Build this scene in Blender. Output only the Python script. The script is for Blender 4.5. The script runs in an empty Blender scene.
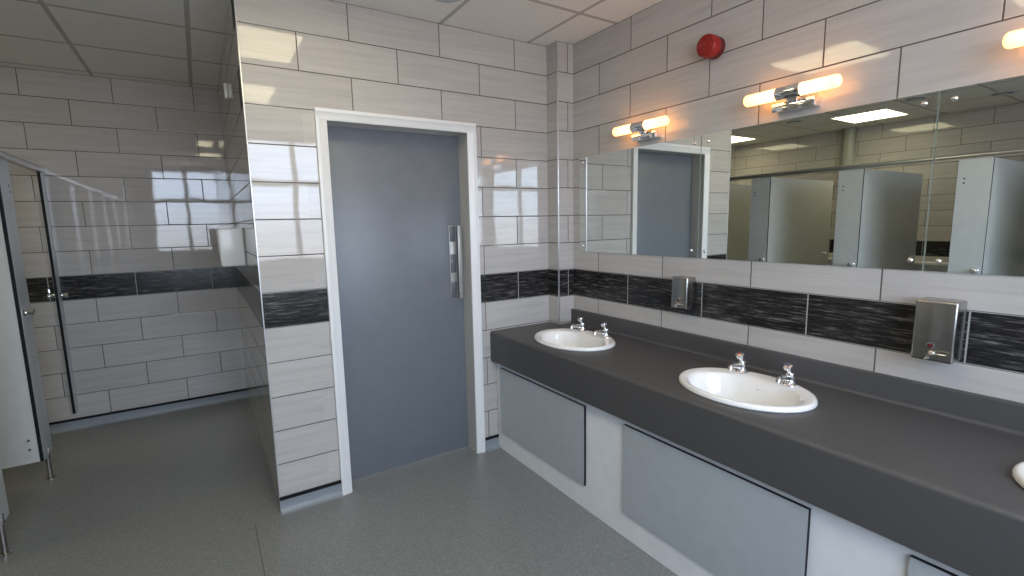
import bpy, bmesh, math, random
from mathutils import Vector, Matrix
random.seed(7)
S = bpy.context.scene
COL = S.collection
R = math.radians

# ------------------------------------------------------------------ camera
F_PX = 483.9135; PX, PY = 507.386, 289.165
cam_d = bpy.data.cameras.new('camera')
cam = bpy.data.objects.new('camera', cam_d); COL.objects.link(cam)
rx = Vector((0.84446135, -0.53520372, -0.02102386))
uy = Vector((0.09044713, 0.10380245, 0.99047684))
fw = Vector((0.52792456, 0.83832096, -0.13606479))
M = Matrix((rx, uy, -fw)).transposed().to_4x4()
M.translation = Vector((-2.13140936, -2.64624567, 1.4856984))
cam.matrix_world = M
cam_d.sensor_fit = 'HORIZONTAL'; cam_d.sensor_width = 36
cam_d.lens = F_PX * 36 / 1024
cam_d.shift_x = (512 - PX) / 1024
cam_d.shift_y = (PY - 288) / 1024
cam_d.clip_start = .02
S.camera = cam

# ------------------------------------------------------------------ world
W = bpy.data.worlds.new('sky'); S.world = W; W.use_nodes = True
nt = W.node_tree; nt.nodes.clear()
wo = nt.nodes.new('ShaderNodeOutputWorld'); bg = nt.nodes.new('ShaderNodeBackground')
tc = nt.nodes.new('ShaderNodeTexCoord'); sx = nt.nodes.new('ShaderNodeSeparateXYZ')
rp = nt.nodes.new('ShaderNodeValToRGB')
rp.color_ramp.elements[0].position = .47; rp.color_ramp.elements[0].color = (.47, .47, .49, 1)
rp.color_ramp.elements[1].position = .53; rp.color_ramp.elements[1].color = (.66, .79, 1.0, 1)
mm = nt.nodes.new('ShaderNodeMath'); mm.operation = 'MULTIPLY_ADD'; mm.inputs[1].default_value = .5; mm.inputs[2].default_value = .5
nz = nt.nodes.new('ShaderNodeTexNoise'); nz.inputs['Scale'].default_value = 3; nz.inputs['Detail'].default_value = 4
mp = nt.nodes.new('ShaderNodeMapping'); mp.inputs['Scale'].default_value = (1, 1, 4)
cm = nt.nodes.new('ShaderNodeMixRGB'); cm.blend_type = 'MULTIPLY'; cm.inputs[0].default_value = .35
nt.links.new(tc.outputs['Generated'], sx.inputs[0]); nt.links.new(sx.outputs[2], mm.inputs[0])
nt.links.new(mm.outputs[0], rp.inputs[0]); nt.links.new(tc.outputs['Generated'], mp.inputs[0])
nt.links.new(mp.outputs[0], nz.inputs[0]); nt.links.new(rp.outputs[0], cm.inputs[1]); nt.links.new(nz.outputs[0], cm.inputs[2])
nt.links.new(cm.outputs[0], bg.inputs[0]); nt.links.new(bg.outputs[0], wo.inputs[0])
SKY = 16.5
bg.inputs[1].default_value = SKY

# daylight portals in the two window openings of the wall behind the camera (sampling aid for the sky)
WIN = [(-2.80, -1.72, 1.05, 2.56), (-1.62, -0.54, 1.05, 2.56)]
YS = -3.80
for i, (a, b, c, d) in enumerate(WIN):
    ld = bpy.data.lights.new('window_portal', 'AREA'); ld.shape = 'RECTANGLE'; ld.size = b - a; ld.size_y = d - c
    ld.cycles.is_portal = True
    lo = bpy.data.objects.new('window_portal', ld); COL.objects.link(lo)
    lo.location = ((a + b) / 2, YS - .10, (c + d) / 2); lo.rotation_euler = (R(90), 0, 0)
PANEL_E = 7.0      # ceiling light panels
TUBE_E = 9.5       # tubular wall lights

vs = S.view_settings
S.display_settings.display_device = 'sRGB'
vs.view_transform = 'Standard'; vs.look = 'None'; vs.gamma = 1; vs.use_curve_mapping = False
vs.exposure = 0.20
S.cycles.use_denoising = True
S.cycles.max_bounces = 12; S.cycles.diffuse_bounces = 8; S.cycles.glossy_bounces = 8
S.cycles.sample_clamp_indirect = 6

# ------------------------------------------------------------------ dimensions
H = .18; L = .5074; Z0 = .0853; ZC = Z0 + 14 * H           # tile pitch, ceiling 2.605
W1 = 1.8997; BA, BB = .1287, .1126; D2 = 2.0776; XW = -5.19
YSO = YS; XC = -3.032

# ------------------------------------------------------------------ helpers
class MB:
    def __init__(s): s.bm = bmesh.new(); s.mi = 0
    def _fin(s, faces, smooth=False):
        for f in faces: f.material_index = s.mi; f.smooth = smooth
    def box(s, a, b, bev=0, seg=2, rot=None, mi=None):
        if mi is not None: s.mi = mi
        t = bmesh.new(); bmesh.ops.create_cube(t, size=1)
        c = [(a[i] + b[i]) / 2 for i in range(3)]; d = [abs(b[i] - a[i]) for i in range(3)]
        for v in t.verts: v.co = Vector([v.co[i] * d[i] for i in range(3)])
        if bev: bmesh.ops.bevel(t, geom=list(t.edges), offset=bev, segments=seg, affect='EDGES', profile=.5)
        for v in t.verts:
            if rot is not None: v.co = rot @ v.co
            v.co += Vector(c)
        s.merge(t, smooth=bev > 0); return s
    def merge(s, t, smooth=False):
        for f in t.faces: f.material_index = s.mi; f.smooth = smooth
        me = bpy.data.meshes.new('tmp'); t.to_mesh(me); t.free(); s.bm.from_mesh(me); bpy.data.meshes.remove(me)
    def tube(s, p0, p1, r0, r1=None, n=24, cap=True, mi=None):
        if mi is not None: s.mi = mi
        p0, p1 = Vector(p0), Vector(p1); return s.lathe([(0, r0), ((p1 - p0).length, r1 if r1 is not None else r0)], p0, p1 - p0, n, cap)
    def lathe(s, prof, o, axis, n=28, cap=True, sx=1, sy=1):
        # prof: (distance along axis, radius)
        o = Vector(o); ax = Vector(axis).normalized()
        h = Vector((0, 0, 1)) if abs(ax.z) < .9 else Vector((1, 0, 0))
        e1 = ax.cross(h).normalized(); e2 = ax.cross(e1)
        t = bmesh.new(); rings = []
        for d, r in prof:
            if r <= 1e-6: rings.append([t.verts.new(o + ax * d)]); continue
            rings.append([t.verts.new(o + ax * d + e1 * (r * sx * math.cos(2 * math.pi * i / n)) + e2 * (r * sy * math.sin(2 * math.pi * i / n))) for i in range(n)])
        s._skin(t, rings, n)
        if cap:
            for rg in (rings[0], rings[-1]):
                if len(rg) > 2: t.faces.new(rg)
        bmesh.ops.recalc_face_normals(t, faces=list(t.faces))
        s.merge(t, True); return s
    def _skin(s, t, rings, n):
        for A, B in zip(rings[:-1], rings[1:]):
            for i in range(n):
                j = (i + 1) % n
                a = [A[i], A[j]] if len(A) > 1 else [A[0]]
                b = [B[j], B[i]] if len(B) > 1 else [B[0]]
                if len(a) + len(b) > 2: t.faces.new(a + b)
    def rings(s, rg, cap0=False, cap1=False):
        t = bmesh.new(); n = len(rg[0]); V = [[t.verts.new(p) for p in r] for r in rg]
        s._skin(t, V, n)
        if cap0: t.faces.new(V[0])
        if cap1: t.faces.new(V[-1])
        bmesh.ops.recalc_face_normals(t, faces=list(t.faces)); s.merge(t, True); return s
    def path(s, pts, r, n=14):
        pts = [Vector(p) for p in pts]; rg = []
        for i, p in enumerate(pts):
            d = (pts[min(i + 1, len(pts) - 1)] - pts[max(i - 1, 0)]).normalized()
            h = Vector((0, 1, 0)) if abs(d.y) < .9 else Vector((1, 0, 0))
            e1 = d.cross(h).normalized(); e2 = d.cross(e1)
            rr = r[i] if isinstance(r, (list, tuple)) else r
            rg.append([p + e1 * rr * math.cos(2 * math.pi * k / n) + e2 * rr * math.sin(2 * math.pi * k / n) for k in range(n)])
        return s.rings(rg, True, True)
    def prism(s, poly, y0, y1, axis='y', smooth=False):
        # poly of (a,b): axis y -> (x,z); axis x -> (y,z); axis z -> (x,y)
        t = bmesh.new()
        def P(a, b, c): return {'y': (a, c, b), 'x': (c, a, b), 'z': (a, b, c)}[axis]
        A = [t.verts.new(P(a, b, y0)) for a, b in poly]; B = [t.verts.new(P(a, b, y1)) for a, b in poly]
        n = len(poly)
        for i in range(n): t.faces.new([A[i], A[(i + 1) % n], B[(i + 1) % n], B[i]])
        t.faces.new(A); t.faces.new(B[::-1])
        bmesh.ops.recalc_face_normals(t, faces=list(t.faces)); s.merge(t, smooth); return s
    def build(s, name, mats, parent=None, smooth_angle=R(40)):
        me = bpy.data.meshes.new(name)
        if parent is not None:
            off = Vector(parent.location)
            if parent.parent: off = off + Vector(parent.parent.location)
        s.bm.to_mesh(me); s.bm.free()
        for m in (mats if isinstance(mats, (list, tuple)) else [mats]): me.materials.append(m)
        try: me.set_sharp_from_angle(angle=smooth_angle)
        except Exception: pass
        o = bpy.data.objects.new(name, me); COL.objects.link(o)
        if parent is not None: o.parent = parent
        return o
def empty(name, loc, label, cat, group=None):
    o = bpy.data.objects.new(name, None); COL.objects.link(o); o.location = loc; o.empty_display_size = .05
    return tag(o, label, cat, group)
def tag(o, label=None, cat=None, group=None, kind=None):
    if label: o['label'] = label
    if cat: o['category'] = cat
    if group: o['group'] = group
    if kind: o['kind'] = kind
    return o
def struct(o): o['kind'] = 'structure'; return o
def copy_thing(o, loc, label, parent=None):
    c = o.copy(); COL.objects.link(c); c.location = loc
    if label: c['label'] = label
    def rec(src, dst):
        for ch in src.children:
            d = ch.copy(); COL.objects.link(d); d.parent = dst; rec(ch, d)
    rec(o, c); return c

# ------------------------------------------------------------------ materials
def mat(name, color, rough=.5, metal=0, spec=.5, emis=None, estr=0, trans=0, coat=0):
    m = bpy.data.materials.new(name); m.use_nodes = True
    b = m.node_tree.nodes['Principled BSDF']
    b.inputs['Base Color'].default_value = (*color, 1); b.inputs['Roughness'].default_value = rough
    b.inputs['Metallic'].default_value = metal; b.inputs['Specular IOR Level'].default_value = spec
    b.inputs['Coat Weight'].default_value = coat; b.inputs['Coat Roughness'].default_value = .08
    if emis: b.inputs['Emission Color'].default_value = (*emis, 1); b.inputs['Emission Strength'].default_value = estr
    if trans: b.inputs['Transmission Weight'].default_value = trans
    return m
def N(m, t, **k):
    n = m.node_tree.nodes.new(t)
    for a, b in k.items(): setattr(n, a, b)
    return n
def lk(m, a, b): m.node_tree.links.new(a, b)
def mth(m, op, a, b=None, c=None):
    n = N(m, 'ShaderNodeMath', operation=op)
    for i, v in enumerate((a, b, c)):
        if v is None: continue
        if isinstance(v, (int, float)): n.inputs[i].default_value = v
        else: lk(m, v, n.inputs[i])
    return n.outputs[0]
def speckle(m, scale, amt, base):
    """fine colour variation"""
    b = m.node_tree.nodes['Principled BSDF']
    tc = N(m, 'ShaderNodeTexCoord'); nz = N(m, 'ShaderNodeTexNoise'); nz.inputs['Scale'].default_value = scale; nz.inputs['Detail'].default_value = 3
    lk(m, tc.outputs['Object'], nz.inputs[0])
    rr = N(m, 'ShaderNodeValToRGB'); lk(m, nz.outputs[0], rr.inputs[0])
    rr.color_ramp.elements[0].position = .3; rr.color_ramp.elements[1].position = .7
    rr.color_ramp.elements[0].color = (*[c * (1 - amt) for c in base], 1); rr.color_ramp.elements[1].color = (*[min(1, c * (1 + amt)) for c in base], 1)
    lk(m, rr.outputs[0], b.inputs['Base Color'])
    return m

def tile_mat(name, axis, off, light=(.49, .465, .445), door=False):
    """stretcher-bond wall tiles, one dark woodgrain course; axis = 0 (runs in x) or 1 (runs in y)"""
    m = mat(name, light, .1)
    b = m.node_tree.nodes['Principled BSDF']
    geo = N(m, 'ShaderNodeNewGeometry'); sp = N(m, 'ShaderNodeSeparateXYZ'); lk(m, geo.outputs['Position'], sp.inputs[0])
    u = mth(m, 'SUBTRACT', sp.outputs[axis], off); v = mth(m, 'SUBTRACT', sp.outputs[2], Z0)
    row = mth(m, 'FLOOR', mth(m, 'DIVIDE', v, H))
    odd = mth(m, 'MODULO', mth(m, 'ADD', row, 40), 2)
    uu = mth(m, 'ADD', mth(m, 'DIVIDE', u, L), mth(m, 'MULTIPLY', odd, .5))
    colid = mth(m, 'FLOOR', uu)
    fu = mth(m, 'SUBTRACT', uu, colid); fv = mth(m, 'SUBTRACT', mth(m, 'DIVIDE', v, H), row)
    # beside the door frame the courses are single cut pieces
    if door:
        cutp = mth(m, 'MULTIPLY', mth(m, 'LESS_THAN', sp.outputs[0], -1.5), mth(m, 'LESS_THAN', row, 10.5))
        fu = mth(m, 'ADD', mth(m, 'MULTIPLY', fu, mth(m, 'SUBTRACT', 1, cutp)), mth(m, 'MULTIPLY', cutp, .5))
        colid = mth(m, 'MULTIPLY', colid, mth(m, 'SUBTRACT', 1, cutp))
    # distance to nearest joint, metres
    du = mth(m, 'MULTIPLY', mth(m, 'MINIMUM', fu, mth(m, 'SUBTRACT', 1, fu)), L)
    dv = mth(m, 'MULTIPLY', mth(m, 'MINIMUM', fv, mth(m, 'SUBTRACT', 1, fv)), H)
    dj = mth(m, 'MINIMUM', du, dv)
    grout = mth(m, 'LESS_THAN', dj, .0025)
    # per tile random
    cid = N(m, 'ShaderNodeCombineXYZ'); lk(m, colid, cid.inputs[0]); lk(m, row, cid.inputs[1]); cid.inputs[2].default_value = axis * 7.3 + off
    wn = N(m, 'ShaderNodeTexWhiteNoise'); lk(m, cid.outputs[0], wn.inputs[0])
    ws = N(m, 'ShaderNodeSeparateXYZ'); lk(m, wn.outputs['Color'], ws.inputs[0])
    # grain coordinates (long streaks)
    gc = N(m, 'ShaderNodeCombineXYZ')
    lk(m, mth(m, 'ADD', mth(m, 'MULTIPLY', u, 2.2), mth(m, 'MULTIPLY', ws.outputs[0], 40)), gc.inputs[0])
    lk(m, mth(m, 'ADD', mth(m, 'MULTIPLY', v, 34), mth(m, 'MULTIPLY', ws.outputs[1], 40)), gc.inputs[1])
    n1 = N(m, 'ShaderNodeTexNoise'); n1.inputs['Scale'].default_value = 1; n1.inputs['Detail'].default_value = 6; n1.inputs['Roughness'].default_value = .62
    n1.inputs['Distortion'].default_value = .4
    lk(m, gc.outputs[0], n1.inputs[0])
    gc2 = N(m, 'ShaderNodeCombineXYZ')
    lk(m, mth(m, 'ADD', mth(m, 'MULTIPLY', u, 9), mth(m, 'MULTIPLY', ws.outputs[1], 30)), gc2.inputs[0])
    lk(m, mth(m, 'ADD', mth(m, 'MULTIPLY', v, 120), mth(m, 'MULTIPLY', ws.outputs[0], 30)), gc2.inputs[1])
    n2 = N(m, 'ShaderNodeTexNoise'); n2.inputs['Scale'].default_value = 1; n2.inputs['Detail'].default_value = 4; n2.inputs['Roughness'].default_value = .7
    lk(m, gc2.outputs[0], n2.inputs[0])
    r1 = N(m, 'ShaderNodeValToRGB'); lk(m, n1.outputs[0], r1.inputs[0])
    r1.color_ramp.elements[0].position = .28; r1.color_ramp.elements[0].color = (*[c * .90 for c in light], 1)
    r1.color_ramp.elements[1].position = .60; r1.color_ramp.elements[1].color = (*[c * 1.04 for c in light], 1)
    # per tile brightness shift
    br = mth(m, 'ADD', .95, mth(m, 'MULTIPLY', ws.outputs[2], .10))
    lm = N(m, 'ShaderNodeVectorMath', operation='SCALE'); lk(m, r1.outputs[0], lm.inputs[0]); lk(m, br, lm.inputs['Scale'])
    # dark tiles
    bl = mth(m, 'ADD', mth(m, 'MULTIPLY', n2.outputs[0], .72), mth(m, 'MULTIPLY', n1.outputs[0], .28))
    r2 = N(m, 'ShaderNodeValToRGB'); lk(m, bl, r2.inputs[0])
    r2.color_ramp.elements[0].position = .42; r2.color_ramp.elements[0].color = (.012, .011, .011, 1)
    r2.color_ramp.elements[1].position = .66; r2.color_ramp.elements[1].color = (.20, .195, .19, 1)
    e = r2.color_ramp.elements.new(.53); e.color = (.024, .023, .023, 1)
    band = mth(m, 'MULTIPLY', mth(m, 'GREATER_THAN', row, 4.5), mth(m, 'LESS_THAN', row, 5.5))
    mx = N(m, 'ShaderNodeMixRGB'); lk(m, band, mx.inputs[0]); lk(m, lm.outputs[0], mx.inputs[1]); lk(m, r2.outputs[0], mx.inputs[2])
    # grout colour: dark between light tiles, pale within the dark course
    gr = N(m, 'ShaderNodeMixRGB'); lk(m, band, gr.inputs[0]); gr.inputs[1].default_value = (.085, .072, .060, 1); gr.inputs[2].default_value = (.34, .33, .31, 1)
    mx2 = N(m, 'ShaderNodeMixRGB'); lk(m, grout, mx2.inputs[0]); lk(m, mx.outputs[0], mx2.inputs[1]); lk(m, gr.outputs[0], mx2.inputs[2])
    lk(m, mx2.outputs[0], b.inputs['Base Color'])
    ro = mth(m, 'ADD', mth(m, 'MULTIPLY', n1.outputs[0], .03), .008)
    ro = mth(m, 'ADD', ro, mth(m, 'MULTIPLY', band, .16)); ro = mth(m, 'ADD', ro, mth(m, 'MULTIPLY', grout, .6))
    lk(m, ro, b.inputs['Roughness'])
    b.inputs['Specular IOR Level'].default_value = .5
    # relief: joints sunk, slow waviness of the glaze, woodgrain on the dark course
    wv = N(m, 'ShaderNodeTexNoise'); wv.inputs['Scale'].default_value = 5; wv.inputs['Detail'].default_value = 1; lk(m, geo.outputs['Position'], wv.inputs[0])
    edge = N(m, 'ShaderNodeMapRange'); edge.inputs['From Min'].default_value = .0012; edge.inputs['From Max'].default_value = .004; lk(m, dj, edge.inputs[0])
    hgt = mth(m, 'ADD', mth(m, 'MULTIPLY', edge.outputs[0], .0008), mth(m, 'MULTIPLY', wv.outputs[0], .0009))
    hgt = mth(m, 'ADD', hgt, mth(m, 'MULTIPLY', mth(m, 'MULTIPLY', n2.outputs[0], band), .0007))
    hgt = mth(m, 'ADD', hgt, mth(m, 'MULTIPLY', n2.outputs[0], .00004))
    bp = N(m, 'ShaderNodeBump'); bp.inputs['Strength'].default_value = .6; bp.inputs['Distance'].default_value = 1
    lk(m, hgt, bp.inputs['Height']); lk(m, bp.outputs[0], b.inputs['Normal'])
    return m

T_N = tile_mat('tile_door_wall', 0, -1.6469, door=True)
T_BOX = tile_mat('tile_boxing', 0, -.3)
T_E = tile_mat('tile_mirror_wall', 1, -.8630)
T_PN = tile_mat('tile_passage_back', 0, -3.088 + L / 2)
T_PE = tile_mat('tile_passage_side', 1, .1)
T_W = tile_mat('tile_cubicle_wall', 1, -.9 + L / 2)
T_S = tile_mat('tile_window_wall', 0, -.3)

def ceiling_mat():
    m = mat('ceiling_tiles', (.62, .60, .57), .85)
    b = m.node_tree.nodes['Principled BSDF']
    geo = N(m, 'ShaderNodeNewGeometry'); sp = N(m, 'ShaderNodeSeparateXYZ'); lk(m, geo.outputs['Position'], sp.inputs[0])
    def bar(c, off, pitch, w):
        q = mth(m, 'DIVIDE', mth(m, 'SUBTRACT', c, off), pitch)
        f = mth(m, 'ABSOLUTE', mth(m, 'SUBTRACT', q, mth(m, 'ROUND', q)))
        return mth(m, 'LESS_THAN', mth(m, 'MULTIPLY', f, pitch), w / 2)
    g = mth(m, 'MAXIMUM', bar(sp.outputs[0], -.274, .602, .024), bar(sp.outputs[1], -.495, .615, .024))
    nz = N(m, 'ShaderNodeTexNoise'); nz.inputs['Scale'].default_value = 260; nz.inputs['Detail'].default_value = 3; lk(m, geo.outputs['Position'], nz.inputs[0])
    rr = N(m, 'ShaderNodeValToRGB'); lk(m, nz.outputs[0], rr.inputs[0])
    rr.color_ramp.elements[0].position = .35; rr.color_ramp.elements[0].color = (.80, .79, .76, 1)
    rr.color_ramp.elements[1].position = .5; rr.color_ramp.elements[1].color = (.90, .89, .86, 1)
    mx = N(m, 'ShaderNodeMixRGB'); lk(m, g, mx.inputs[0]); lk(m, rr.outputs[0], mx.inputs[1]); mx.inputs[2].default_value = (.52, .505, .48, 1)
    lk(m, mx.outputs[0], b.inputs['Base Color'])
    bp = N(m, 'ShaderNodeBump'); bp.inputs['Strength'].default_value = .5; bp.inputs['Distance'].default_value = .001
    lk(m, mth(m, 'ADD', nz.outputs[0], mth(m, 'MULTIPLY', g, -3)), bp.inputs['Height']); lk(m, bp.outputs[0], b.inputs['Normal'])
    return m
CEIL = ceiling_mat()

def floor_mat():
    m = mat('vinyl_floor', (.16, .165, .15), .3)
    b = m.node_tree.nodes['Principled BSDF']
    geo = N(m, 'ShaderNodeNewGeometry'); sp = N(m, 'ShaderNodeSeparateXYZ'); lk(m, geo.outputs['Position'], sp.inputs[0])
    nz = N(m, 'ShaderNodeTexVoronoi'); nz.inputs['Scale'].default_value = 260; lk(m, geo.outputs['Position'], nz.inputs[0])
    sc = N(m, 'ShaderNodeSeparateXYZ'); lk(m, nz.outputs['Color'], sc.inputs[0])
    rr = N(m, 'ShaderNodeValToRGB'); lk(m, sc.outputs[0], rr.inputs[0])
    rr.color_ramp.elements[0].position = 0; rr.color_ramp.elements[0].color = (.15, .155, .155, 1)
    rr.color_ramp.elements[1].position = 1; rr.color_ramp.elements[1].color = (.32, .325, .32, 1)
    e = rr.color_ramp.elements.new(.22); e.color = (.195, .202, .200, 1)
    e = rr.color_ramp.elements.new(.80); e.color = (.215, .222, .220, 1)
    n2 = N(m, 'ShaderNodeTexNoise'); n2.inputs['Scale'].default_value = 2.2; n2.inputs['Detail'].default_value = 4; lk(m, geo.outputs['Position'], n2.inputs[0])
    seam = mth(m, 'LESS_THAN', mth(m, 'ABSOLUTE', mth(m, 'ADD', sp.outputs[0], 2.0245)), .0016)
    # seams only on the room side of the door wall line
    seam = mth(m, 'MULTIPLY', seam, mth(m, 'LESS_THAN', sp.outputs[1], -.03))
    mx = N(m, 'ShaderNodeMixRGB'); lk(m, seam, mx.inputs[0]); lk(m, rr.outputs[0], mx.inputs[1]); mx.inputs[2].default_value = (.05, .05, .048, 1)
    lk(m, mx.outputs[0], b.inputs['Base Color'])
    lk(m, mth(m, 'ADD', .22, mth(m, 'MULTIPLY', n2.outputs[0], .22)), b.inputs['Roughness'])
    return m
FLOOR = floor_mat()
COVE = speckle(mat('cove_vinyl', (.27, .30, .34), .4), 300, .2, (.25, .275, .305))
BLACK = mat('black_trim', (.008, .008, .010), .55, spec=.2)
WHITE_PAINT = mat('white_gloss_paint', (.78, .78, .78), .3)
LINING = mat('door_lining_paint', (.50, .49, .46), .4)
CHROME = mat('chrome', (.86, .86, .87), .08, 1)
def brushed(name, col, rough, axis=2):
    m = mat(name, col, rough, 1); b = m.node_tree.nodes['Principled BSDF']
    tc = N(m, 'ShaderNodeTexCoord'); mp = N(m, 'ShaderNodeMapping'); sc = [400, 400, 400]; sc[axis] = 6; mp.inputs['Scale'].default_value = sc
    nz = N(m, 'ShaderNodeTexNoise'); nz.inputs['Scale'].default_value = 1; lk(m, tc.outputs['Object'], mp.inputs[0]); lk(m, mp.outputs[0], nz.inputs[0])
    lk(m, mth(m, 'ADD', rough - .08, mth(m, 'MULTIPLY', nz.outputs[0], .16)), b.inputs['Roughness'])
    return m
HANDLE = mat('satin_handle', (.42, .41, .39), .45, .6)
STEEL = brushed('brushed_steel', (.44, .43, .41), .24)
TRIM = mat('satin_trim', (.78, .78, .80), .38, .85)
ALU = brushed('satin_aluminium', (.50, .50, .49), .33, 1)
DOORM = speckle(mat('door_laminate', (.16, .185, .235), .38), 9, .04, (.165, .180, .205))
def laminate(name, col, rough):
    return speckle(mat(name, col, rough), 14, .03, col)
LAM = laminate('cubicle_laminate', (.52, .55, .57), .28)
LAMP_ = laminate('partition_laminate', (.55, .56, .54), .30)
VAN_G = laminate('vanity_access_grey', (.42, .455, .49), .34)
VAN_W = laminate('vanity_board_white', (.80, .82, .85), .40)
COUNTER = speckle(mat('countertop_charcoal', (.05, .05, .052), .42), 420, .22, (.071, .069, .070))
CERAMIC = mat('white_ceramic', (.86, .85, .83), .06, coat=.5)
MIRROR = mat('mirror_silver', (.80, .84, .81), .0, 1)
MIRROR_EDGE = mat('mirror_glass_edge', (.42, .52, .48), .15)
RED = mat('red_plastic', (.31, .014, .014), .38)
DKRED = mat('dark_red_plastic', (.11, .008, .01), .45)
WPLAST = mat('white_plastic', (.86, .86, .83), .22)
GREYP = mat('grey_plastic', (.10, .105, .115), .4)
DARKH = mat('dark_hole', (.01, .01, .01), .7)
PIPE = mat('grey_green_painted_pipe', (.32, .34, .30), .4)
def tube_mat():
    m = mat('frosted_tube_lit', (.9, .8, .6), .35); b = m.node_tree.nodes['Principled BSDF']
    tc = N(m, 'ShaderNodeTexCoord'); sp = N(m, 'ShaderNodeSeparateXYZ'); lk(m, tc.outputs['Object'], sp.inputs[0])
    d = mth(m, 'ABSOLUTE', sp.outputs[1])
    mr = N(m, 'ShaderNodeMapRange'); lk(m, d, mr.inputs[0]); mr.inputs['From Min'].default_value = .05; mr.inputs['From Max'].default_value = .20
    mr.inputs['To Min'].default_value = 1.0; mr.inputs['To Max'].default_value = .30
    b.inputs['Emission Color'].default_value = (1, .40, .095, 1)
    lk(m, mth(m, 'MULTIPLY', mr.outputs[0], TUBE_E), b.inputs['Emission Strength'])
    return m
TUBE = tube_mat()
PANEL = mat('light_panel_diffuser', (.8, .8, .7), .4, emis=(1, .88, .56), estr=PANEL_E)
GLASS = bpy.data.materials.new('window_glass'); GLASS.use_nodes = True
_n = GLASS.node_tree; _n.nodes.clear(); _o = _n.nodes.new('ShaderNodeOutputMaterial'); _t = _n.nodes.new('ShaderNodeBsdfTransparent'); _g = _n.nodes.new('ShaderNodeBsdfGlossy')
_g.inputs['Roughness'].default_value = .02; _mx = _n.nodes.new('ShaderNodeMixShader'); _mx.inputs[0].default_value = .06
_n.links.new(_t.outputs[0], _mx.inputs[1]); _n.links.new(_g.outputs[0], _mx.inputs[2]); _n.links.new(_mx.outputs[0], _o.inputs[0])

# ------------------------------------------------------------------ room shell
struct(MB().box((XW - .15, YS - .15, -.1), (.15, D2 + .15, 0)).build('floor', FLOOR))
struct(MB().box((XW - .15, YS - .15, ZC), (.15, D2 + .15, ZC + .1)).build('ceiling', CEIL))
# door wall with its opening
DX0, DX1, DZ = -1.545, -.725, 2.025
m = MB(); TW = .17
m.box((-W1, 0, 0), (DX0, TW, ZC)); m.box((DX1, 0, 0), (0, TW, ZC)); m.box((DX0, 0, DZ), (DX1, TW, ZC))
struct(m.build('wall_north', T_N))
struct(MB().box((0, YS, 0), (.15, TW, ZC)).build('wall_east', T_E))
struct(MB().box((-W1, TW, 0), (-W1 + .12, D2, ZC)).build('wall_passage', T_PE))
struct(MB().box((XW, D2, 0), (-W1 + .12, D2 + .15, ZC)).build('wall_passage_end', T_PN))
struct(MB().box((XW - .15, YS, 0), (XW, D2 + .15, ZC)).build('wall_west', T_W))
m = MB(); xs = [XW - .15, WIN[0][0], WIN[0][1], WIN[1][0], WIN[1][1], .15]
for i in range(0, 6, 2): m.box((xs[i], YS - .15, 0), (xs[i + 1], YS, ZC))
for a, b, c, d in WIN: m.box((a, YS - .15, 0), (b, YS, c)); m.box((a, YS - .15, d), (b, YS, ZC))
struct(m.build('wall_south', T_S))
# pipe boxing in the corner
struct(MB().box((-BA, -BB, 0), (0, 0, ZC)).build('wall_corner_boxing', [T_BOX]))
# metal corner trims
struct(MB().box((-BA - .003, -BB - .003, .796), (-BA + .006, -BB + .006, ZC - .001), .003).build('trim_1', TRIM))
struct(MB().box((-W1 - .003, -.003, .085), (-W1 + .003, .003, ZC - .001), .002).build('trim_2', TRIM))
# windows of the wall behind the camera
for i, (a, b, c, d) in enumerate(WIN):
    fm = MB(); y0, y1 = YS - .12, YS - .06
    for q in ((a, c, a + .05, d), (b - .05, c, b, d), (a, c, b, c + .05), (a, d - .05, b, d), ((a + b) / 2 - .03, c, (a + b) / 2 + .03, d), (a, 1.98, b, 2.05)):
        fm.box((q[0], y0, q[1]), (q[2], y1, q[3]))
    w = struct(fm.build('window_%d' % (i + 1), WHITE_PAINT))
    MB().box((a + .04, YS - .094, c + .04), (b - .04, YS - .088, d - .04)).build('pane', GLASS, w)

# cove skirting with black capping
def cove(name, p0, p1, nrm):
    """p0->p1 along wall foot, nrm points into the room"""
    p0, p1, n = Vector((*p0, 0)), Vector((*p1, 0)), Vector((*nrm, 0))
    prof = [(0, .074), (.003, .074), (.0032, .030), (.006, .018), (.012, .009), (.022, .003), (.034, .0012), (0, .0012)]
    b = MB(); rg = [[P + n * x + Vector((0, 0, z)) for x, z in prof] for P in (p0, p1)]
    b.rings(rg, True, True)
    o = struct(b.build(name, COVE))
    k = MB(); d = (p1 - p0).normalized()
    prof2 = [(0, .071), (.010, .071), (.010, .0853), (0, .0853)]
    k.rings([[P + n * x + Vector((0, 0, z)) for x, z in prof2] for P in (p0, p1)], True, True)
    k.build('capping', BLACK, o)
cove('baseboard_north_left', (-W1 - .001, 0), (-1.585, 0), (0, -1))
cove('baseboard_north_right', (-.667, 0), (-.562, 0), (0, -1))
cove('baseboard_passage_end', (XW + .16, D2), (-W1, D2), (0, -1))
cove('baseboard_south', (XW, YS), (0, YS), (0, 1))

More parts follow.
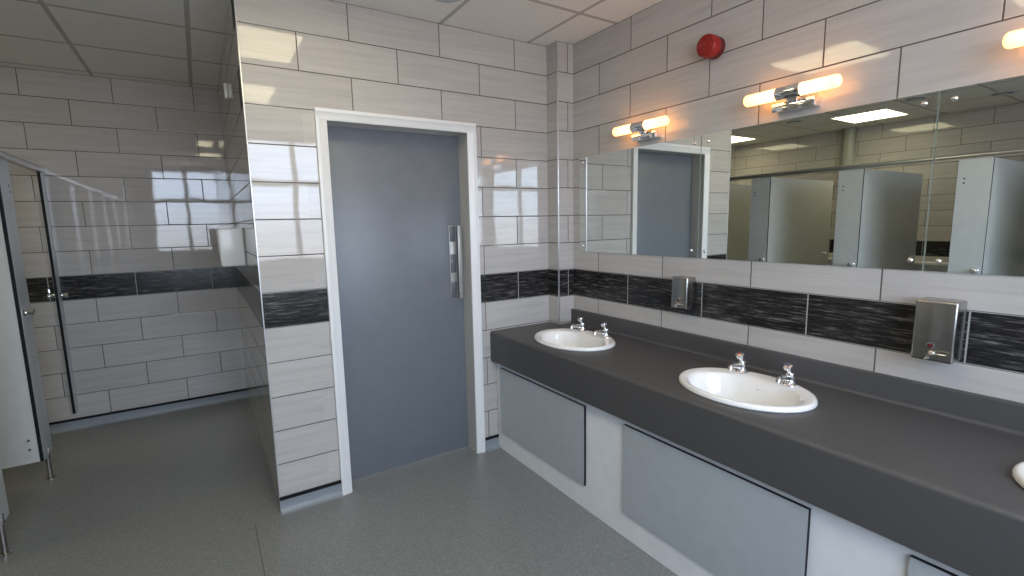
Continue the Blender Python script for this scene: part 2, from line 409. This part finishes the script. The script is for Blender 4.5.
# ------------------------------------------------------------------ door
fr = MB()
def arch(mb, x0, x1, zt, yf, w):
    # moulded architrave: stepped profile, mitred look by overlapping head
    for (a, b) in ((x0 - w, x0), (x1, x1 + w)):
        s = -1 if a < x0 - w / 2 and b <= x0 else 1
        out = a if b == x0 else b; inn = b if b == x0 else a
        mb.prism([(out, 0), (out, yf), (out + (inn - out) * .30, yf), (out + (inn - out) * .38, yf * .8), (out + (inn - out) * .8, yf * .72), (inn, yf * .5), (inn, 0)], 0, zt, 'z')
    mb.prism([(0, zt + w), (yf, zt + w), (yf, zt + w * .70), (yf * .8, zt + w * .62), (yf * .72, zt + w * .2), (yf * .5, zt), (0, zt)], x0 - w, x1 + w, 'x')
arch(fr, -1.532, -.730, 2.020, -.020, .056)
d1 = struct(fr.build('door_1', WHITE_PAINT))
m = MB(); m.box((DX0, -.001, 0), (-1.532, TW, DZ)); m.box((-.730, -.001, 0), (DX1, TW, DZ)); m.box((-1.532, -.001, 2.020), (-.730, TW, DZ))
m.build('lining', LINING, d1)
MB().box((-1.529, .110, .006), (-.733, .154, 2.017), .0015).build('door_leaf', DOORM, d1)
# pull handle on a back plate with dark lock squares
hd = MB(); hd.box((-.819, .104, 1.012), (-.773, .1098, 1.475), .0015)
h = hd.build('back_plate', HANDLE, d1)
for z0, z1 in ((1.375, 1.470), (1.180, 1.297), (1.017, 1.120)):
    MB().box((-.816, .1015, z0), (-.778, .106, z1), .001).build('lock_panel', GREYP, h)
MB().lathe([(0, .003), (.0015, .003), (.002, 0)], (-.806, .1017, 1.255), (0, -1, 0), 12).build('indicator', WHITE_PAINT, h)
g = MB(); g.box((-.776, .070, 1.015), (-.748, .076, 1.475), .002)
g.box((-.771, .076, 1.045), (-.753, .1105, 1.070), .001); g.box((-.771, .076, 1.420), (-.753, .1105, 1.445), .001)
g.build('pull_handle', HANDLE, d1)

# ------------------------------------------------------------------ vanity: worktop with cut-outs
YE = -3.75; ZT = .796; XF = -.605
def arc(cx, cz, r, a0, a1, n=6): return [(cx + r * math.cos(R(a0 + (a1 - a0) * i / n)), cz + r * math.sin(R(a0 + (a1 - a0) * i / n))) for i in range(n + 1)]
prof = [(-.001, .60)] + [(-.54, .60)] + [(XF + .004, .597)] + arc(XF + .016, ZT - .016, .016, 180, 90)[0:] + \
       arc(-.024 - .014, ZT + .014, .014, 270, 360)[0:] + arc(-.024 + .005, .892 - .005, .005, 180, 90) + [(-.001, .892)]
prof = [(-.001, .598), (XF + .006, .598), (XF, .604)] + arc(XF + .016, ZT - .016, .016, 180, 90) + arc(-.038, ZT + .014, .014, 270, 360) + arc(-.019, .887, .005, 180, 90) + [(-.001, .892)]
top = MB(); top.prism(prof, -.0015, YE, 'y')
top_o = top.build('vanity_worktop', COUNTER, smooth_angle=R(35))
BAS = [(-.342, -.517), (-.330, -1.556), (-.335, -2.600)]
def ell(cx, cy, rx_, ry_, z, n=48, flat=0.0):
    out = []
    for i in range(n):
        a = 2 * math.pi * i / n; x = rx_ * math.cos(a); y = ry_ * math.sin(a)
        if x > rx_ * (1 - flat): x = rx_ * (1 - flat) + (x - rx_ * (1 - flat)) * .2
        out.append(Vector((cx + x, cy + y, z)))
    return out
cut = MB()
for cx, cy in BAS: cut.rings([ell(cx, cy, .196, .256, .615), ell(cx, cy, .196, .256, .85)], True, True)
cut.box((-BA - .001, -BB - .001, .5), (.05, .05, 1.0))
cut_o = cut.build('cutter', COUNTER)
bpy.context.view_layer.update()
md = top_o.modifiers.new('b', 'BOOLEAN'); md.operation = 'DIFFERENCE'; md.object = cut_o; md.solver = 'EXACT'
dg = bpy.context.evaluated_depsgraph_get()
nm = bpy.data.meshes.new_from_object(top_o.evaluated_get(dg)); top_o.modifiers.clear(); top_o.data = nm
bpy.data.objects.remove(cut_o)
try: nm.set_sharp_from_angle(angle=R(35))
except Exception: pass
tag(top_o, 'long charcoal laminate worktop with deep rounded front and raised back lip along the mirror wall', 'worktop')

# cabinet front below
van = empty('vanity_unit', (-.56, -1.9, 0), 'white panelled unit with grey access doors under the charcoal worktop', 'vanity unit')
vo = Vector(van.location)
def child(mb, name, mats, parent, off=None):
    o = mb.build(name, mats, None); o.parent = parent; o.location = -Vector(off if off is not None else parent.location); return o
b = MB(); b.box((-.560, YE + .02, .0), (-.542, -.001, .5975)); b.box((-.560, YE + .02, 0), (-.02, YE + .038, .5975))
child(b, 'plinth_board', VAN_W, van)
for y0, y1 in ((-.062, -.873), (-1.143, -1.943), (-2.203, -3.02)):
    z0, z1 = .133, .562
    b = MB(); b.box((-.5735, y1, z0), (-.5605, y0, z1), mi=0)          # black core
    b.box((-.5755, y1 + .0008, z0 + .0008), (-.5735, y0 - .0008, z1 - .0008), mi=1)
    pn = child(b, 'access_panel', [BLACK, VAN_G], van)

# ------------------------------------------------------------------ washbasins
def make_basin(cx, cy, label):
    root = empty('washbasin', (cx, cy, ZT), label, 'washbasin', 'oval washbasins set in the worktop')
    O = (cx, cy, ZT)
    b = MB(); bx, rx1, ry1 = cx - .018, .150, .212
    rg = [ell(cx, cy, .190, .250, ZT - .02), ell(cx, cy, .201, .262, ZT + .0005), ell(cx, cy, .206, .267, ZT + .004), ell(cx, cy, .206, .267, ZT + .012),
          ell(cx, cy, .202, .263, ZT + .018), ell(cx, cy, .196, .257, ZT + .0205), ell(cx - .002, cy, .190, .250, ZT + .020), ell(cx - .010, cy, .172, .232, ZT + .0175, flat=.05),
          ell(bx, cy, .158, .220, ZT + .0145, flat=.10), ell(bx, cy, .151, .213, ZT + .006, flat=.12), ell(bx, cy, .145, .206, ZT - .012, flat=.12),
          ell(bx, cy, .136, .194, ZT - .050, flat=.12), ell(bx, cy, .122, .172, ZT - .090, flat=.10), ell(bx + .005, cy, .095, .135, ZT - .122, flat=.05),
          ell(bx + .01, cy, .06, .085, ZT - .138), ell(bx + .012, cy, .024, .026, ZT - .144)]
    b.rings(rg, False, False)
    # outside of bowl below the worktop
    b.rings([ell(cx, cy, .190, .250, ZT - .02), ell(bx, cy, .16, .22, ZT - .09), ell(bx, cy, .12, .16, ZT - .15), ell(bx, cy, .05, .06, ZT - .165)], False, True)
    child(b, 'bowl', CERAMIC, root)
    b = MB(); b.lathe([(0, .024), (.003, .023), (.0035, .017), (.001, .015), (-.004, 0)], (bx + .012, cy, ZT - .1445), (0, 0, 1), 24)
    child(b, 'drain', CHROME, root)
    b = MB(); b.lathe([(0, .009), (.002, .0085), (.0022, .006), (0, 0)], (bx + .1295, cy, ZT - .030), (-1, 0, .12), 18)
    child(b, 'overflow', CHROME, root)
    for s in (1, -1):
        tx, ty, tz = cx + .158, cy + s * .103, ZT + .0185
        t = MB()
        t.lathe([(0, .027), (.004, .027), (.008, .021), (.016, .0165), (.030, .0155), (.043, .0165), (.048, .015), (.051, .0)], (tx, ty, tz), (0, 0, 1), 24)
        t.path([(tx - .006, ty, tz + .028), (tx - .03, ty, tz + .032), (tx - .058, ty, tz + .038), (tx - .078, ty, tz + .040), (tx - .087, ty, tz + .036), (tx - .089, ty, tz + .026)],
               [.0125, .0115, .0105, .0100, .0102, .0102], 16)
        tp = child(t, 'tap', CHROME, root)
        hb = MB(); o0 = Vector((tx, ty, tz + .046)); ax = Vector((-.42, .16, 1)).normalized()
        hb.lathe([(0, .009), (.012, .009), (.020, .0105), (.024, .017), (.034, .0185), (.039, .017), (.0415, .010), (.042, 0)], o0, ax, 20)
        h = hb.build('tap_head', CHROME, None); h.parent = tp
        cp = MB(); cp.lathe([(.0405, .0065), (.0425, .006), (.0428, 0)], o0, ax, 16)
        # hot / cold indicator disc
        k = cp.build('indicator_disc', RED if s > 0 else BLUE, None); k.parent = tp
    return root
BLUE = mat('blue_plastic', (.02, .06, .30), .3)
b0 = make_basin(*BAS[0], 'white oval washbasin at the far end of the worktop beside the corner boxing')
for (cx, cy), lb in zip(BAS[1:], ('white oval washbasin in the middle of the worktop, whole rim in view', 'white oval washbasin cut by the right edge of the photo, nearest of the three')):
    copy_thing(b0, (cx, cy, ZT), lb)

# ------------------------------------------------------------------ mirrors
MZ0, MZ1 = 1.287, 1.892
mlab = ['frameless mirror nearest the door wall, reflecting the grey door', 'middle frameless mirror, reflecting the cubicles and ceiling lights', 'nearest frameless mirror at the right edge, reflecting a pale pilaster']
for i in range(3):
    y0 = -.177 - i * .9115; y1 = y0 - .9095
    r_ = empty('wall_mirror', (0, (y0 + y1) / 2, MZ0), mlab[i], 'mirror', 'row of mirrors above the worktop')
    b = MB(); b.box((-.0058, y1 + .001, MZ0 + .001), (-.0006, y0 - .001, MZ1 - .001), mi=1)
    t = bmesh.new(); vs_ = [t.verts.new((-.006, y, z)) for y, z in ((y1 + .0015, MZ0 + .0015), (y0 - .0015, MZ0 + .0015), (y0 - .0015, MZ1 - .0015), (y1 + .0015, MZ1 - .0015))]
    t.faces.new(vs_[::-1]); bmesh.ops.recalc_face_normals(t, faces=list(t.faces))
    for f in t.faces:
        if f.normal.x > 0: f.normal_flip()
    b.mi = 0; b.merge(t)
    child(b, 'glass', [MIRROR, MIRROR_EDGE], r_)
    for yy in (y0 - .038, y1 + .038):
        for zz in (MZ0 + .037, MZ1 - .035):
            s = MB(); s.lathe([(0, .0085), (.002, .0085), (.0055, .0065), (.007, .003), (.0073, 0)], (-.006, yy, zz), (-1, 0, 0), 18)
            child(s, 'screw_cap', CHROME, r_)

# ------------------------------------------------------------------ wall lights
LZ = 1.983; LX = -.078
def make_light(cy, label):
    root = empty('wall_light', (0, cy, LZ), label, 'wall light', 'tubular wall lights above the mirrors')
    b = MB(); b.box((-.050, -.084, -.064), (-.001, .084, -.030), .003)
    b.box((LX + .020, -.020, -.034), (-.020, .020, .008), .002)
    o = b.build('bracket', CHROME, None); o.parent = root
    b = MB(); b.lathe([(-.048, .0205), (-.048, .0255), (-.046, .0262), (.046, .0262), (.048, .0255), (.048, .0205)], (LX, 0, 0), (0, 1, 0), 32)
    o = b.build('lamp_holder', CHROME, None); o.parent = root
    for s in (1, -1):
        b = MB(); r = .0235
        pr = [(.047, .020), (.050, r), (.174, r)] + [(.174 + r * .62 * math.sin(R(a)), max(0, r * math.cos(R(a)))) for a in (20, 40, 60, 75, 90)]
        b.lathe(pr, (LX, 0, 0), (0, s, 0), 28, cap=False)
        o = b.build('frosted_tube', TUBE, None); o.parent = root
    return root
l0 = make_light(-.752, 'lit tubular wall light over the mirror nearest the door wall')
for cy, lb in ((-1.540, 'lit tubular wall light over the middle mirror, all of it in view'), (-2.345, 'lit tubular wall light cut off by the right edge of the photo')):
    copy_thing(l0, (0, cy, LZ), lb)

# ------------------------------------------------------------------ red fire sounder
sd = empty('fire_alarm_sounder', (0, -1.146, 2.277), 'round red fire alarm sounder high on the tiled wall above the mirrors', 'alarm sounder')
b = MB(); b.lathe([(0, .049), (.030, .049), (.033, .047)], (0, 0, 0), (-1, 0, 0), 36); o = b.build('base', DKRED, None); o.parent = sd
b = MB(); b.lathe([(.033, .0475), (.036, .051), (.074, .050), (.080, .047), (.082, .043), (.079, .041), (.079, .034), (.085, .032), (.085, .026), (.082, .024), (.082, .014), (.088, .012), (.088, 0)], (0, 0, 0), (-1, 0, 0), 40, cap=False)
o = b.build('horn', RED, None); o.parent = sd

# ------------------------------------------------------------------ steel soap dispensers
def dispenser(y0, y1, z0, z1, d, label):
    root = empty('soap_dispenser', (0, (y0 + y1) / 2, z0), label, 'soap dispenser', 'steel soap dispensers on the dark tile course')
    w = abs(y1 - y0); h = z1 - z0
    b = MB(); b.box((-.006, -w / 2 + .006, .006), (-.0005, w / 2 - .006, h - .008), .001)
    o = b.build('back_plate', STEEL, None); o.parent = root
    b = MB()
    # body with a slightly sloped front and rounded edges
    t = bmesh.new(); bmesh.ops.create_cube(t, size=1)
    for v in t.verts:
        v.co = Vector((-.006 - (v.co.x < 0) * (d - .006 - (.004 if v.co.z > 0 else 0)), v.co.y * w, (v.co.z + .5) * h))
    bmesh.ops.bevel(t, geom=list(t.edges), offset=.007, segments=4, affect='EDGES', profile=.5)
    b.merge(t, True); o = b.build('body', STEEL, None); o.parent = root
    b = MB(); b.lathe([(0, .011), (.002, .011), (.0025, .0085), (.001, .008)], (-d + .0005, .004, h * .26), (-1, 0, 0), 24, cap=False)
    o = b.build('lock_ring', CHROME, None); o.parent = root
    b = MB(); b.lathe([(0, .0078), (.0022, .0050), (.0026, 0)], (-d + .0004, .004, h * .26), (-1, 0, 0), 20)
    k = b.build('sight_glass', DKRED, None); k.parent = root
    b = MB(); b.lathe([(0, .010), (.006, .010), (.012, .007), (.020, .006)], (-d + .001, 0, h * .13), (-1, 0, -.25), 20)
    b.path([(-d - .014, 0, h * .13 - .004), (-d - .018, -.004, h * .13), (-d - .018, -.030, h * .13 + .004), (-d - .016, -.044, h * .13 + .003)], [.006, .0052, .004, .0032], 12)
    b.path([(-d - .006, 0, h * .12), (-d - .010, .006, h * .06), (-d - .010, .012, h * .03)], [.006, .005, .005], 12)
    o = b.build('push_lever', CHROME, None); o.parent = root
    return root
dispenser(-.988, -1.084, 1.030, 1.192, .080, 'small steel soap dispenser on the dark tiles nearer the far basin')
dispenser(-2.014, -2.126, .996, 1.200, .100, 'larger steel soap dispenser at right under the nearest mirror')

# ------------------------------------------------------------------ hand dryer in the passage
hd = empty('paper_dispenser', (-W1, .85, 1.255), 'white plastic box dispenser on the passage side wall over the dark tiles', 'wall dispenser')
b = MB(); t = bmesh.new(); bmesh.ops.create_cube(t, size=1)
for v in t.verts:
    x = -(v.co.x < 0) * (.140 if v.co.z > 0 else .134) - .001
    v.co = Vector((x, v.co.y * .24, (v.co.z + .5) * .235))
bmesh.ops.bevel(t, geom=list(t.edges), offset=.014, segments=4, affect='EDGES', profile=.5)
b.merge(t, True); o = b.build('cover', WPLAST, None); o.parent = hd
b = MB(); b.box((-.100, -.08, -.004), (-.02, .08, .003), .001); o = b.build('outlet', GREYP, None); o.parent = hd
# small white sensor
b = MB(); b.box((-W1 - .022, .90, 2.285), (-W1 - .0005, .935, 2.372), .006, 3)
tag(b.build('wall_sensor', WPLAST), 'small white sensor high on the passage side wall near the ceiling', 'sensor')

# ------------------------------------------------------------------ cubicles
BY = [1.127 - .857 * n for n in range(-1, 6)]
BY[1] = 1.108        # near (black) edges of the pilasters
ZP0, ZP1 = .150, 1.904
def pil(by, w, label, first=None):
    root = empty('cubicle_pilaster', (XC, by, 0), label, 'cubicle pilaster', 'grey pilasters of the toilet cubicle front')
    b = MB(); b.box((-.0085, 0, ZP0), (.0085, w, ZP1), mi=0)
    b.box((.0085, .0008, ZP0), (.0095, w - .0008, ZP1 - .0008), mi=1); b.box((-.0095, .0008, ZP0), (-.0085, w - .0008, ZP1 - .0008), mi=1)
    o = b.build('panel', [BLACK, LAM], None); o.parent = root
    for s in (1, -1):
        b = MB(); b.lathe([(0, .021), (.004, .022), (.008, .017), (.020, .0145), (.034, .019), (.046, .019), (.049, .015), (.049, 0)], (s * .0095, .040, 1.032), (s, 0, 0), 22)
        if s < 0: b.box((-.052, .032, 1.015), (-.040, .048, 1.085), .003)
        o = b.build('latch_knob', CHROME, None); o.parent = root
    if w > .15:
        b = MB(); b.lathe([(0, .026), (.004, .026), (.007, .013), (ZP0 + .02, .0125)], (.0, w * .55, 0), (0, 0, 1), 22)
        b.box((-.014, w * .55 - .014, ZP0 - .004), (.014, w * .55 + .014, ZP0 + .045), .003)
        o = b.build('leg', STEEL, None); o.parent = root
        for zz in (1.720, 1.755):
            b = MB(); b.lathe([(0, .007), (.002, .007), (.003, 0)], (.0095, w - .045, zz), (1, 0, 0), 14)
            o = b.build('screw_cap', GREYP, None); o.parent = root
    return root
plab = ['narrow grey pilaster against the passage end wall', 'grey pilaster on a steel leg at the left edge of the photo', 'dark grey leftmost whole pilaster seen in the mirror',
        'grey pilaster left of the middle of the mirrored cubicles', 'pale wide pilaster reflected in the nearest mirror', 'grey pilaster second from the window wall', 'grey pilaster nearest the window wall']
for n, by in enumerate(BY):
    pil(by, min(.205 if n != 1 else .19, D2 - by - .001), plab[n])
for n, by in enumerate(BY):
    if n == 0: pass
    lb = ['partition panel nearest the passage end wall', 'pale partition panel at the left edge of the photo behind a black panel edge', 'partition panel reflected beyond the dark pilaster',
          'partition panel reflected in the middle mirror next to the black tiles', 'partition panel reflected at the right edge of the mirror', 'partition panel second from the window wall', 'partition panel nearest the window wall'][n]
    if n == 0: continue
    root = empty('cubicle_partition', (XC - .010, by + .0095, 0), lb, 'cubicle partition', 'partitions between the toilet cubicles')
    b = MB(); b.box((-1.35, -.0055, ZP0), (.0, .0055, ZP1 - .002), mi=0)
    for s in (1, -1): b.box((-1.349, s * .0055, ZP0 + .0008), (-.0008, s * .0065, ZP1 - .003), mi=1)
    o = b.build('panel', [BLACK, LAMP_], None); o.parent = root
    b = MB(); b.lathe([(0, .016), (.004, .017), (.012, .012), (.024, .017), (.030, .015), (.031, 0)], (-1.22, -.0065, 1.035), (0, -1, 0), 20)
    o = b.build('coat_knob', CHROME, None); o.parent = root
    for zz in (.235, .29):
        b = MB(); b.lathe([(0, .010), (.004, .010), (.009, .006), (.010, 0)], (-.035, -.0065, zz), (0, -1, 0), 16)
        o = b.build('fixing_bolt', CHROME, None); o.parent = root
b = MB()
pr = [(XC - .020, 1.905), (XC + .014, 1.905)] + arc(XC - .002, 1.928, .019, -40, 220, 12)
b.prism(pr, YS + .01, D2 - .001, 'y')
tag(b.build('header_rail', ALU), 'satin aluminium header rail running along the tops of the cubicle fronts', 'rail')
# ledge behind the toilets
b = MB(); b.box((XW + .001, YS + .01, 0), (XW + .20, D2 - .01, .90), mi=0); b.box((XW + .001, YS + .01, .90), (XW + .22, D2 - .01, .922), mi=1)
tag(b.build('service_ledge', [LAM, VAN_W]), 'boxed service ledge along the tiled wall behind the cubicles', 'ledge')
# vertical painted pipe at the cubicle wall
b2 = MB(); b2.tube((XW + .08, .435, .923), (XW + .08, .435, ZC - .001), .066, n=28)
b2.lathe([(0, .078), (.03, .078), (.032, .066)], (XW + .08, .435, ZC - .034), (0, 0, 1), 28)
tag(b2.build('vertical_pipe', PIPE), 'thick grey-green vertical pipe at the cubicle back wall, seen in the middle mirror', 'pipe')

# ------------------------------------------------------------------ ceiling fittings
def ceil_panel(x0, x1, y0, y1, label):
    root = empty('ceiling_light', ((x0 + x1) / 2, (y0 + y1) / 2, ZC), label, 'ceiling light', 'square ceiling light panels')
    w, d = (x1 - x0) / 2, (y1 - y0) / 2
    b = MB(); t = .018
    for q in ((-w, -d, w, -d + t), (-w, d - t, w, d), (-w, -d + t, -w + t, d - t), (w - t, -d + t, w, d - t)): b.box((q[0], q[1], -.012), (q[2], q[3], -.0005))
    o = b.build('frame', WHITE_PAINT, None); o.parent = root
    b = MB(); b.box((-w + t, -d + t, -.008), (w - t, d - t, -.001)); o = b.build('diffuser', PANEL, None); o.parent = root
ceil_panel(-4.74, -4.13, -.315, .25, 'lit ceiling panel over the cubicles, whole in the middle mirror')
ceil_panel(-4.74, -4.13, 1.45, 2.04, 'lit ceiling panel over the last cubicle, small at the left of the mirrors')
ceil_panel(-2.07, -1.49, -1.10, -.51, 'lit ceiling panel over the room, seen only as a yellow glint on the tiles')
ceil_panel(-2.07, -1.49, -2.34, -1.75, 'lit ceiling panel nearest the windows, a small yellow patch on the door wall tiles')
def vent(x, y, label):
    root = empty('ceiling_vent', (x, y, ZC), label, 'ceiling vent', 'round ceiling vents')
    b = MB(); b.lathe([(0, .098), (.006, .096), (.010, .085), (.006, .074), (.001, .072)], (0, 0, -.0005), (0, 0, -1), 40, cap=False); o = b.build('rim', LAM, None); o.parent = root
    b = MB(); b.lathe([(.001, .072), (.0012, 0)], (0, 0, -.0005), (0, 0, -1), 32, cap=False); o = b.build('throat', DARKH, None); o.parent = root
    b = MB(); b.lathe([(.002, 0), (.014, .0), (.016, .03), (.012, .052), (.010, .054), (.008, .03), (.006, 0)][1:], (0, 0, -.0005), (0, 0, -1), 32, cap=False); o = b.build('cone', LAM, None); o.parent = root
vent(-3.93, -.62, 'round ceiling vent beside the mirrored light panel, left of the mirror joint')
vent(-4.44, -1.12, 'round ceiling vent mirrored near the right edge of the photo')
vent(-3.98, .56, 'round ceiling vent mirrored left of the middle light panel')
vent(-1.00, -.355, 'round ceiling vent over the door at the top edge of the photo')
